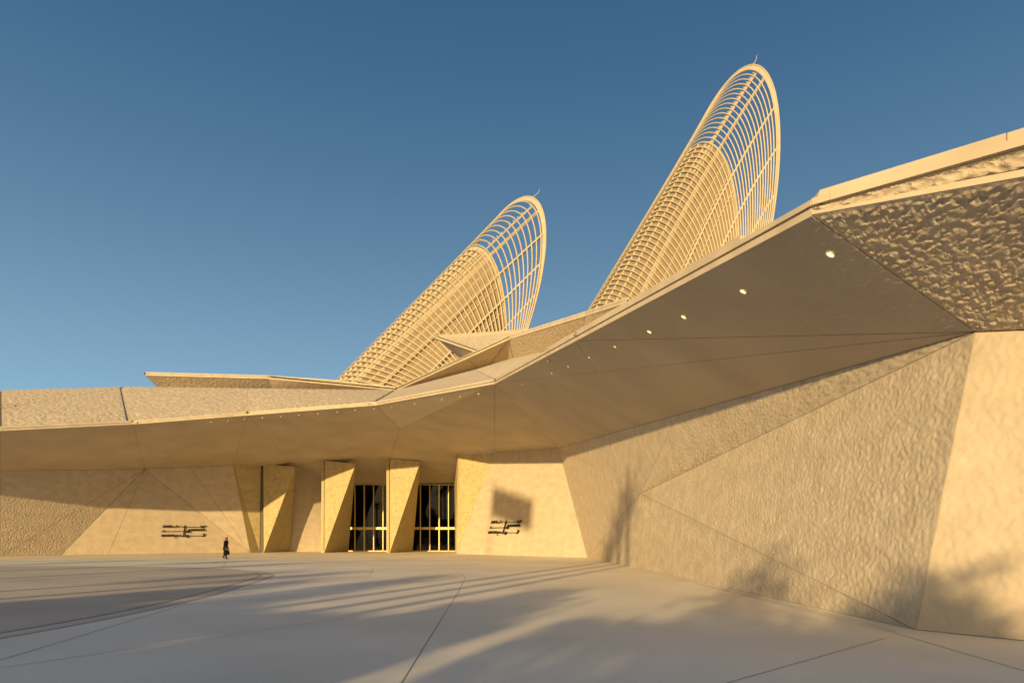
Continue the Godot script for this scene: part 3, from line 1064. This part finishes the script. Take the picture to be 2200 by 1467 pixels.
func sign_at(o: Vector3, x_end: Vector3, y_end: Vector3, label: String) -> void:
	var root := base("wall_sign")
	tag(root, label, "sign", "bronze signs on the museum walls")
	var x := x_end - o
	var y := y_end - o
	var out := x.cross(y).normalized()
	if out.z < 0.0:
		out = -out
	root.transform = Transform3D(Basis.IDENTITY, o + out * 0.10)
	# lettering, in hundredths of the sign's width and height
	var words := [["ZAYED", 0.5, 79.0, 22.0, 19.0], ["NATIONAL", 66.0, 50.0, 33.0, 17.0], ["MUSEUM", 0.0, 4.0, 29.0, 18.0]]
	for w: Array in words:
		var m := TextMesh.new()
		var f := SystemFont.new()
		f.font_names = PackedStringArray(["Droid Sans"])
		f.font_weight = 700
		m.font = f
		m.text = w[0]
		m.font_size = 64
		m.pixel_size = 0.01
		m.depth = 0.1
		m.horizontal_alignment = HORIZONTAL_ALIGNMENT_LEFT
		m.vertical_alignment = VERTICAL_ALIGNMENT_BOTTOM
		var size := m.get_aabb()
		var t := put("lettering", m, M.bronze, root)
		var sx: Vector3 = x * (w[3] / 100.0 / size.size.x)
		var sy: Vector3 = y * (w[4] / 100.0 / size.size.y)
		t.transform = Transform3D(Basis(sx, sy, out * 0.8), x * (w[1] / 100.0) + y * (w[2] / 100.0) - sx * size.position.x - sy * size.position.y)
	# bars and letter strokes of the Arabic line
	var strokes := [
		["bar", [[50, 82], [92, 82]], 1.1], ["bar", [[1, 46], [49, 46]], 1.1], ["bar", [[60, 7], [94, 7]], 1.1], ["stem", [[50.5, 96], [49, 5]], 2.0],
		["glyph", [[24, 80], [28, 80], [30, 88], [34, 88], [36, 80]], 1.5], ["glyph", [[39, 90], [43, 88], [46, 82], [50, 80]], 1.6], ["glyph", [[31, 96], [33, 96]], 2.0],
		["glyph", [[86, 94], [89, 90], [91, 82], [95, 86], [99, 88], [97, 93], [94, 90]], 1.8], ["glyph", [[88, 80], [90, 76], [93, 78]], 1.8],
		["glyph", [[2, 56], [5, 50], [7, 46]], 1.6], ["glyph", [[0, 45], [4, 45]], 1.6],
		["glyph", [[51, 44], [56, 44], [58, 52], [61, 60], [63, 52], [62, 44], [58, 44]], 1.9], ["glyph", [[60, 62], [61, 66]], 1.8], ["glyph", [[55, 38], [63, 38]], 1.5],
		["glyph", [[31, 4], [34, 6], [35, 16], [38, 12], [39, 5]], 1.8], ["glyph", [[30, -6], [33, -6]], 1.8], ["glyph", [[41, 16], [44, 8], [47, 2], [50, 6]], 1.8],
		["glyph", [[50, 6], [55, 8], [57, 14], [61, 12], [60, 4], [56, -4], [60, -2]], 2.0], ["glyph", [[94, 6], [97, 10], [98, 22], [95, 24], [96, 12]], 1.9], ["glyph", [[92, 4], [96, 0]], 1.7]]
	for st: Array in strokes:
		var g := Geo.new()
		for k in st[1].size() - 1:
			var a: Vector3 = x * (st[1][k][0] / 100.0) + y * (st[1][k][1] / 100.0)
			var b: Vector3 = x * (st[1][k + 1][0] / 100.0) + y * (st[1][k + 1][1] / 100.0)
			var d := (b - a).normalized() * 0.02
			g.bar(a - d, b + d, out, x.length() * st[2] / 100.0 * 0.8, 0.09)
		put(st[0], g.mesh(), M.bronze, root)


# ---------------------------------------------------------------- downlights
func build_downlights() -> void:
	var total := DOWNLIGHTS.size()
	for k in total:
		var at: Vector3 = DOWNLIGHTS[k][0]
		var normal: Vector3 = DOWNLIGHTS[k][1]
		var o := base("downlight", at)
		var which := "round recessed downlight in the soffit, number %d along the roof edge" % (k + 1)
		if k == 0:
			which = "largest round downlight, in the soffit beside the hammered panel"
		elif k == total - 1:
			which = "single downlight set deep in the soffit above the left wall, away from the row"
		elif k < 9:
			which = "small downlight, %s from the largest along the right soffit" % ["", "second", "third", "fourth", "fifth", "sixth", "seventh", "eighth", "ninth"][k]
		else:
			which = "tiny downlight %s, %s from the roof bend" % ["below the smooth roof" if k < 14 else "below the left roof slope", ["first", "second", "third", "fourth", "fifth", "sixth", "seventh", "eighth", "ninth", "tenth", "eleventh", "twelfth", "thirteenth", "fourteenth", "fifteenth", "sixteenth"][mini(k - 9, 15)]]
		tag(o, which, "downlight", "downlights along the roof soffit" if k < 9 or k == total - 1 else "downlights in the far soffit row")
		var x := normal.cross(Vector3.UP).normalized()
		if x.length() < 0.5:
			x = Vector3.RIGHT
		var y := normal.cross(x)
		var radius := 0.085 if k < 4 else 0.065
		var ring := Geo.new()
		var p := PackedVector3Array()
		for j in 25:
			p.append((x * cos(TAU * j / 24) + y * sin(TAU * j / 24)) * radius + normal * 0.02)
		ring.tube(p, PackedFloat32Array([0.014]), 6)
		put("trim_ring", ring.mesh(), M.lamp_ring, o)
		var face := Geo.new()
		for j in 24:
			face.tri(normal * 0.018, p[j] - normal * 0.004, p[j + 1] - normal * 0.004, normal)
		put("lamp_lens", face.mesh(), M.lamp, o)
		var lamp := SpotLight3D.new()
		lamp.name = "lamp"
		lamp.light_color = lin(1.0, 0.78, 0.36)
		lamp.light_energy = 0.05
		lamp.light_size = 0.08
		lamp.spot_range = 30.0
		lamp.spot_angle = 50.0
		lamp.spot_attenuation = 2.0
		lamp.shadow_enabled = true
		o.add_child(lamp, true)
		lamp.position = normal * 0.05
		lamp.look_at_from_position(lamp.position + o.position, lamp.position + o.position + normal, Vector3.FORWARD)


# ---------------------------------------------------------------- the walking person
# Tapered capsules joined by a smooth minimum and meshed as surface nets.
func skin_over(bones: Array, cell: float, blend: float, g: Geo) -> void:
	var lo := Vector3.INF
	var hi := -Vector3.INF
	for b: Array in bones:
		var r := maxf(b[1], b[3]) + cell * 2.5
		lo = lo.min(b[0] - Vector3.ONE * r).min(b[2] - Vector3.ONE * r)
		hi = hi.max(b[0] + Vector3.ONE * r).max(b[2] + Vector3.ONE * r)
	var nx := ceili((hi.x - lo.x) / cell) + 1
	var ny := ceili((hi.y - lo.y) / cell) + 1
	var nz := ceili((hi.z - lo.z) / cell) + 1
	var f := PackedFloat32Array()
	f.resize(nx * ny * nz)
	f.fill(1.0)
	for b: Array in bones:
		var reach := maxf(b[1], b[3]) + cell * 2.5 + blend
		var p0: Vector3 = b[0]
		var p1: Vector3 = b[2]
		var r0: float = b[1]
		var r1: float = b[3]
		var from := ((p0.min(p1) - Vector3.ONE * reach - lo) / cell).floor().max(Vector3.ZERO)
		var to := ((p0.max(p1) + Vector3.ONE * reach - lo) / cell).ceil().min(Vector3(nx - 1, ny - 1, nz - 1))
		var d := p1 - p0
		var dd := maxf(d.length_squared(), 1e-9)
		for z in range(int(from.z), int(to.z) + 1):
			for y in range(int(from.y), int(to.y) + 1):
				for x in range(int(from.x), int(to.x) + 1):
					var q := lo + Vector3(x, y, z) * cell
					var t := clampf((q - p0).dot(d) / dd, 0.0, 1.0)
					var s := q.distance_to(p0 + d * t) - lerpf(r0, r1, t)
					var k := x + nx * (y + ny * z)
					var h := maxf(blend - absf(f[k] - s), 0.0) / blend
					f[k] = minf(f[k], s) - h * h * blend * 0.25
	var slot := PackedInt32Array()
	slot.resize(f.size())
	slot.fill(-1)
	var step := [1, nx, nx * ny]
	for z in nz - 1:
		for y in ny - 1:
			for x in nx - 1:
				var k := x + nx * (y + ny * z)
				var corner := [f[k], f[k + 1], f[k + nx], f[k + nx + 1], f[k + step[2]], f[k + step[2] + 1], f[k + step[2] + nx], f[k + step[2] + nx + 1]]
				var inside := 0
				for c: float in corner:
					inside += int(c < 0.0)
				if inside == 0 or inside == 8:
					continue
				var sum := Vector3.ZERO
				var hits := 0
				for e: Array in [[0, 1], [2, 3], [4, 5], [6, 7], [0, 2], [1, 3], [4, 6], [5, 7], [0, 4], [1, 5], [2, 6], [3, 7]]:
					var a: float = corner[e[0]]
					var b: float = corner[e[1]]
					if (a < 0.0) != (b < 0.0):
						var t := a / (a - b)
						var pa: Vector3 = Vector3(e[0] & 1, (e[0] >> 1) & 1, e[0] >> 2)
						var pb: Vector3 = Vector3(e[1] & 1, (e[1] >> 1) & 1, e[1] >> 2)
						sum += pa.lerp(pb, t)
						hits += 1
				var grad := Vector3(corner[1] + corner[3] + corner[5] + corner[7] - corner[0] - corner[2] - corner[4] - corner[6], corner[2] + corner[3] + corner[6] + corner[7] - corner[0] - corner[1] - corner[4] - corner[5], corner[4] + corner[5] + corner[6] + corner[7] - corner[0] - corner[1] - corner[2] - corner[3])
				slot[k] = g.v.size()
				g.v.append(lo + (Vector3(x, y, z) + sum / hits) * cell)
				g.n.append(grad.normalized())
	for z in range(1, nz - 1):
		for y in range(1, ny - 1):
			for x in range(1, nx - 1):
				var k := x + nx * (y + ny * z)
				for axis in 3:
					var a := f[k]
					var b := f[k + step[axis]]
					if (a < 0.0) == (b < 0.0):
						continue
					var u: int = step[(axis + 1) % 3]
					var w: int = step[(axis + 2) % 3]
					var q := [slot[k], slot[k - u], slot[k - u - w], slot[k - w]]
					if q.min() < 0:
						continue
					if a < 0.0:
						g.i.append_array([q[0], q[2], q[1], q[0], q[3], q[2]])
					else:
						g.i.append_array([q[0], q[1], q[2], q[0], q[2], q[3]])


func build_person(at: Vector3) -> void:
	var who := base("person", at + Vector3(-0.32, 0, -0.3))
	tag(who, "person in a dark jacket and jeans walking past the left sign with a black bag", "person")
	who.rotation.y = -0.12
	# walking towards +x; z is the side nearer the camera
	var hip := Vector3(0, 0.90, 0)
	var chest := Vector3(0.03, 1.30, 0)
	var neck := Vector3(0.05, 1.45, 0)
	var head := Vector3(0.085, 1.595, 0)
	var near_knee := Vector3(0.10, 0.49, 0.09)
	var near_ankle := Vector3(0.08, 0.085, 0.09)
	var far_knee := Vector3(0.04, 0.50, -0.09)
	var far_ankle := Vector3(-0.25, 0.20, -0.09)
	var near_elbow := Vector3(0.02, 1.10, 0.24)
	var near_wrist := Vector3(0.17, 0.90, 0.25)
	var far_elbow := Vector3(-0.05, 1.10, -0.23)
	var far_wrist := Vector3(0.06, 0.88, -0.24)
	var torso := [[hip + Vector3(0, 0.02, 0.05), 0.115, chest + Vector3(0, -0.08, 0.06), 0.115], [hip + Vector3(0, 0.02, -0.05), 0.115, chest + Vector3(0, -0.08, -0.06), 0.115], [chest + Vector3(0, 0.05, 0.15), 0.07, chest + Vector3(0, 0.05, -0.15), 0.07], [chest, 0.12, neck, 0.06]]
	var legs := [[hip + Vector3(0, 0, 0.08), 0.095, near_knee, 0.06], [near_knee, 0.058, near_ankle, 0.04], [hip + Vector3(0, 0, -0.08), 0.095, far_knee, 0.06], [far_knee, 0.058, far_ankle, 0.04]]
	var feet := [[near_ankle + Vector3(-0.02, -0.035, 0), 0.042, near_ankle + Vector3(0.16, -0.05, 0.01), 0.033], [far_ankle + Vector3(-0.04, -0.01, 0), 0.042, far_ankle + Vector3(0.07, -0.13, -0.01), 0.032]]
	var arms := [[chest + Vector3(0, 0.06, 0.18), 0.058, near_elbow, 0.044], [near_elbow, 0.043, near_wrist, 0.03], [chest + Vector3(0, 0.06, -0.18), 0.058, far_elbow, 0.044], [far_elbow, 0.043, far_wrist, 0.03]]
	var skull := [[head + Vector3(-0.015, 0.03, 0), 0.088, head + Vector3(0.02, -0.03, 0), 0.075], [head + Vector3(0.04, -0.06, 0), 0.05, head + Vector3(0.055, -0.075, 0), 0.042], [neck, 0.055, head + Vector3(-0.01, -0.04, 0), 0.055],
		[head + Vector3(0.085, 0.0, 0), 0.013, head + Vector3(0.108, -0.03, 0), 0.016], [head + Vector3(-0.005, 0.005, 0.085), 0.014, head + Vector3(-0.012, -0.03, 0.083), 0.012], [head + Vector3(-0.005, 0.005, -0.085), 0.014, head + Vector3(-0.012, -0.03, -0.083), 0.012],
		[head + Vector3(0.092, -0.058, 0.018), 0.008, head + Vector3(0.092, -0.058, -0.018), 0.008]]
	var hands := []
	for side: Array in [[near_wrist, 1.0], [far_wrist, -1.0]]:
		var w: Vector3 = side[0]
		var s: float = side[1]
		var palm := w + Vector3(0.03, -0.085, 0)
		hands.append([w, 0.028, palm, 0.034])
		for k in 4:
			var root := palm + Vector3(0.028 - 0.019 * k, -0.012, 0)
			var length: float = [0.036, 0.041, 0.038, 0.03][k]
			var a := root + Vector3(0.004, -length, 0.006 * s)
			hands.append([root, 0.0095, a, 0.009])
			hands.append([a, 0.009, a + Vector3(-0.002, -length * 0.5, -0.02 * s), 0.008])
		var thumb := w + Vector3(0.05, -0.045, 0.012 * -s)
		hands.append([w + Vector3(0.03, -0.03, 0), 0.013, thumb, 0.011])
		hands.append([thumb, 0.0105, thumb + Vector3(0.016, -0.035, -0.006 * s), 0.009])
	var g := Geo.new()
	skin_over(torso + legs + feet + arms, 0.022, 0.04, g)
	skin_over(skull, 0.011, 0.025, g)
	skin_over(hands, 0.007, 0.008, g)
	put("body", g.mesh(), M.skin, who)
	g = Geo.new()
	for s: float in [-1.0, 1.0]:
		g.ellipsoid(head + Vector3(0.076, 0.005, 0.031 * s), Vector3(0.012, 0.009, 0.014), 5, 8)
	put("eye", g.mesh(), M.hair, who)
	var fatter := func(bones: Array, by: float) -> Array:
		return bones.map(func(b: Array) -> Array: return [b[0], b[1] + by, b[2], b[3] + by])
	g = Geo.new()
	skin_over([[head + Vector3(-0.03, 0.05, 0), 0.085, head + Vector3(0.02, 0.075, 0), 0.07], [head + Vector3(-0.05, 0.02, 0), 0.075, head + Vector3(-0.055, -0.04, 0), 0.055]], 0.014, 0.03, g)
	put("hair", g.mesh(), M.hair, who)
	g = Geo.new()
	var coat: Array = fatter.call(torso, 0.028) + fatter.call(arms, 0.02)
	coat.append([hip + Vector3(-0.03, 0.0, 0.04), 0.145, hip + Vector3(-0.05, -0.10, 0.05), 0.15])
	coat.append([hip + Vector3(-0.03, 0.0, -0.04), 0.145, hip + Vector3(-0.05, -0.10, -0.05), 0.15])
	skin_over(coat, 0.022, 0.05, g)
	put("jacket", g.mesh(), M.jacket, who)
	g = Geo.new()
	skin_over([[chest + Vector3(0.11, -0.02, 0.0), 0.05, hip + Vector3(0.115, 0.06, 0.0), 0.06]], 0.016, 0.03, g)
	put("shirt", g.mesh(), M.shirt, who)
	g = Geo.new()
	skin_over(fatter.call(legs, 0.018), 0.02, 0.03, g)
	put("trousers", g.mesh(), M.jeans, who)
	g = Geo.new()
	skin_over(fatter.call(feet, 0.01), 0.014, 0.02, g)
	put("shoe", g.mesh(), M.shoe, who)
	# the bag hangs from the near hand
	var hold: Vector3 = who.transform * (near_wrist + Vector3(0.03, -0.13, 0.0))
	var bag := base("shoulder_bag", hold)
	tag(bag, "black bag hanging from the walking person's hand", "bag")
	bag.rotation.y = who.rotation.y
	g = Geo.new()
	g.prism([Vector3(-0.20, -0.08, -0.075), Vector3(0.20, -0.08, -0.075), Vector3(0.23, -0.42, -0.075), Vector3(-0.22, -0.42, -0.075)], Vector3(0, 0, 0.15))
	put("bag_body", g.mesh(), M.leather, bag)
	g = Geo.new()
	var loop := PackedVector3Array()
	for k in 13:
		var t := PI * k / 12.0
		loop.append(Vector3(cos(t) * 0.09, -0.12 + sin(t) * 0.125, 0))
	g.tube(loop, PackedFloat32Array([0.009]), 6)
	put("handle", g.mesh(), M.leather, bag)


# ---------------------------------------------------------------- what stands behind the camera and throws the long shadows
func leafy_tree(at: Vector3, height: float, spread: float, seed_: int, label: String, leaves := 190) -> void:
	var root := base("shade_tree", at)
	tag(root, label, "tree", "trees across the plaza behind the viewer")
	var r := RandomNumberGenerator.new()
	r.seed = seed_
	var g := Geo.new()
	g.tube(PackedVector3Array([Vector3.ZERO, Vector3(0.1, height * 0.3, 0), Vector3(0, height * 0.75, 0.1)]), PackedFloat32Array([0.28, 0.2, 0.08]), 8)
	for k in 6:
		var a := TAU * k / 6.0
		var d := Vector3(cos(a), 0.9, sin(a)) * spread * 0.6
		g.tube(PackedVector3Array([Vector3(0.05, height * (0.25 + 0.05 * k), 0), Vector3(d.x * 0.5, height * (0.25 + 0.05 * k) + d.y * 0.5, d.z * 0.5), Vector3(d.x, minf(height * (0.25 + 0.05 * k) + d.y, height * 0.9), d.z)]), PackedFloat32Array([0.1, 0.07, 0.03]), 6)
	put("trunk", g.mesh(), M.bark, root)
	g = Geo.new()
	for clump in 26:
		var a := r.randf() * TAU
		var up := r.randf()
		var wide := spread * (0.35 + 0.65 * sin(PI * minf(up * 0.85 + 0.15, 1.0)))
		var c := Vector3(cos(a) * wide * sqrt(r.randf()), height * (0.10 + 0.82 * up), sin(a) * wide * sqrt(r.randf()))
		for k in leaves:
			var d := Vector3(r.randfn(), r.randfn(), r.randfn()) * height * 0.055
			var x := Vector3(r.randfn(), r.randfn(), r.randfn()).normalized() * 0.2
			var y := x.cross(Vector3(r.randfn(), r.randfn(), r.randfn())).normalized() * 0.11
			var p := c + d
			p.y = clampf(p.y, 0.3, height)
			g.tri(p - x, p + y, p + x, Vector3.UP)
			g.tri(p - x, p - y, p + x, Vector3.UP)
	put("crown", g.mesh(true), M.leaf, root)


func palm(at: Vector3, height: float, reach: float, seed_: int, label: String, top_lift := 1.15, low_lift := -0.35) -> void:
	var root := base("palm_tree", at)
	tag(root, label, "palm tree", "palms across the plaza behind the viewer")
	var r := RandomNumberGenerator.new()
	r.seed = seed_
	var g := Geo.new()
	g.tube(PackedVector3Array([Vector3.ZERO, Vector3(0.05, height * 0.5, 0), Vector3(0, height, 0)]), PackedFloat32Array([0.24, 0.19, 0.2]), 10)
	put("trunk", g.mesh(), M.bark, root)
	for k in 26:
		var a := TAU * (k * 0.618)
		var lift := lerpf(top_lift, low_lift, k / 25.0)
		var leaf := Geo.new()
		var last := Vector3(0, height, 0)
		var dir := Vector3(cos(a) * cos(lift), sin(lift), sin(a) * cos(lift))
		var side := Vector3(-sin(a), 0, cos(a))
		for j in 12:
			var t := j / 11.0
			var next := last + dir * reach / 12.0
			dir = (dir + Vector3(0, -0.10 - 0.05 * t, 0)).normalized()
			var w := 0.42 * sin(PI * clampf(t * 0.9 + 0.1, 0.0, 1.0)) + 0.03
			for s: float in [-1.0, 1.0]:
				leaf.tri(last, last + (next - last) * 0.7, last + side * s * w + (next - last) * 1.1 + Vector3(0, -0.1, 0), Vector3.UP)
			leaf.tri(last - side * 0.02, last + side * 0.02, next, Vector3.UP)
			last = next
		put("frond", leaf.mesh(true), M.leaf, root)


func hedge(from: float, to: float, height: float, seed_: int, label: String) -> void:
	var root := base("hedge", from_shade((from + to) * 0.5, -23.5))
	tag(root, label, "hedge", "hedges across the plaza behind the viewer")
	var r := RandomNumberGenerator.new()
	r.seed = seed_
	var along := Vector3(0.930, 0, 0.368)
	var across := Vector3(0.368, 0, -0.930)
	var g := Geo.new()
	for k in int((to - from) * 620.0):
		var p := along * r.randf_range(from - to, to - from) * 0.5 + across * r.randf_range(-0.7, 0.7) + Vector3(0, height * (1.0 - pow(r.randf(), 1.6)) + r.randfn() * 0.06, 0)
		p.y = maxf(p.y, 0.1)
		var x := Vector3(r.randfn(), r.randfn(), r.randfn()).normalized() * 0.2
		var y := x.cross(Vector3(r.randfn(), r.randfn(), r.randfn())).normalized() * 0.13
		g.tri(p - x, p + y, p + x, Vector3.UP)
		g.tri(p - x, p - y, p + x, Vector3.UP)
	put("foliage", g.mesh(true), M.leaf, root)
	g = Geo.new()
	for k in int((to - from) / 0.9):
		var p := along * ((from - to) * 0.5 + 0.45 + k * 0.9)
		g.tube(PackedVector3Array([p, p + Vector3(0.05, height * 0.5, 0), p + Vector3(0, height * 0.9, 0)]), PackedFloat32Array([0.07, 0.05, 0.02]), 5)
	put("stems", g.mesh(), M.bark, root)


func from_shade(q: float, w: float) -> Vector3:   # q across the sun's path, w along it
	return Vector3(0.930 * q + 0.368 * w, 0, -(-0.368 * q + 0.930 * w))


func build_behind_camera() -> void:
	leafy_tree(from_shade(2.9, -25), 8.9, 2.6, 41, "tall leafy tree straight behind the viewer")
	leafy_tree(from_shade(-0.7, -25), 10.0, 1.0, 42, "leafy tree second in the row behind the viewer", 60)
	leafy_tree(from_shade(-6.4, -25), 8.6, 1.3, 43, "short narrow leafy tree in the row behind the viewer")
	leafy_tree(from_shade(-13.6, -25), 9.7, 1.9, 44, "leafy tree between two palms in the row behind the viewer")
	leafy_tree(from_shade(7.5, -25), 7.7, 2.6, 45, "leafy tree at the right end of the row behind the viewer")
	leafy_tree(from_shade(-16.8, -24), 9.0, 1.3, 46, "leafy tree beside the flag pole side of the row behind the viewer")
	leafy_tree(from_shade(-10.2, -25), 6.4, 1.5, 47, "lowest bushy tree at the foot of the tallest palm behind the viewer")
	leafy_tree(from_shade(-12.2, -25.5), 7.4, 1.2, 48, "low bushy tree between the lowest tree and the next behind the viewer")
	palm(from_shade(-8.7, -25), 15.4, 3.0, 51, "tallest palm of the clump of three behind the viewer", 1.45, 0.3)
	palm(from_shade(-9.9, -25.5), 14.6, 2.9, 52, "middle palm of the clump of three behind the viewer", 1.45, 0.2)
	palm(from_shade(-11.3, -24.5), 13.4, 2.8, 53, "lowest palm of the clump of three behind the viewer", 1.4, 0.3)
	var spots := [[-19.6, -23.0, 9.0], [-22.4, -20.0, 8.2], [-29.5, -21.0, 10.2], [-36.0, -22.0, 11.0], [-44.0, -20.0, 10.0]]
	for k in spots.size():
		palm(from_shade(spots[k][0], spots[k][1]), spots[k][2], 1.9, 60 + k, "slender palm, %s of the five left of the leafy trees behind the viewer" % ["first", "second", "third", "fourth", "fifth"][k])
	hedge(-18.5, -4.75, 6.7, 81, "tall clipped hedge below the palms behind the viewer")
	hedge(-4.05, 13.0, 6.9, 82, "tall clipped hedge below the leafy trees behind the viewer")
	# flag on its pole
	var at := from_shade(-27.3, -48.0)
	var pole := base("flag_pole", at)
	tag(pole, "tall steel flag pole with a hanging flag behind the viewer", "flag pole")
	var g := Geo.new()
	g.tube(PackedVector3Array([Vector3.ZERO, Vector3(0, 28.7, 0)]), PackedFloat32Array([0.14, 0.07]), 10)
	put("pole", g.mesh(), M.steel, pole)
	g = Geo.new()
	var p := PackedVector3Array()
	for r in 9:
		for c in 17:
			var u := c / 16.0
			p.append(Vector3(0.93 * 5.6 * u, 28.0 - r / 8.0 * 3.1 - 2.3 * u, 0.368 * 5.6 * u + 0.16 * sin(u * 9.0 + r * 0.4)))
	g.lattice(9, 17, p, Vector3.BACK)
	put("flag", g.mesh(), M.cloth, pole)
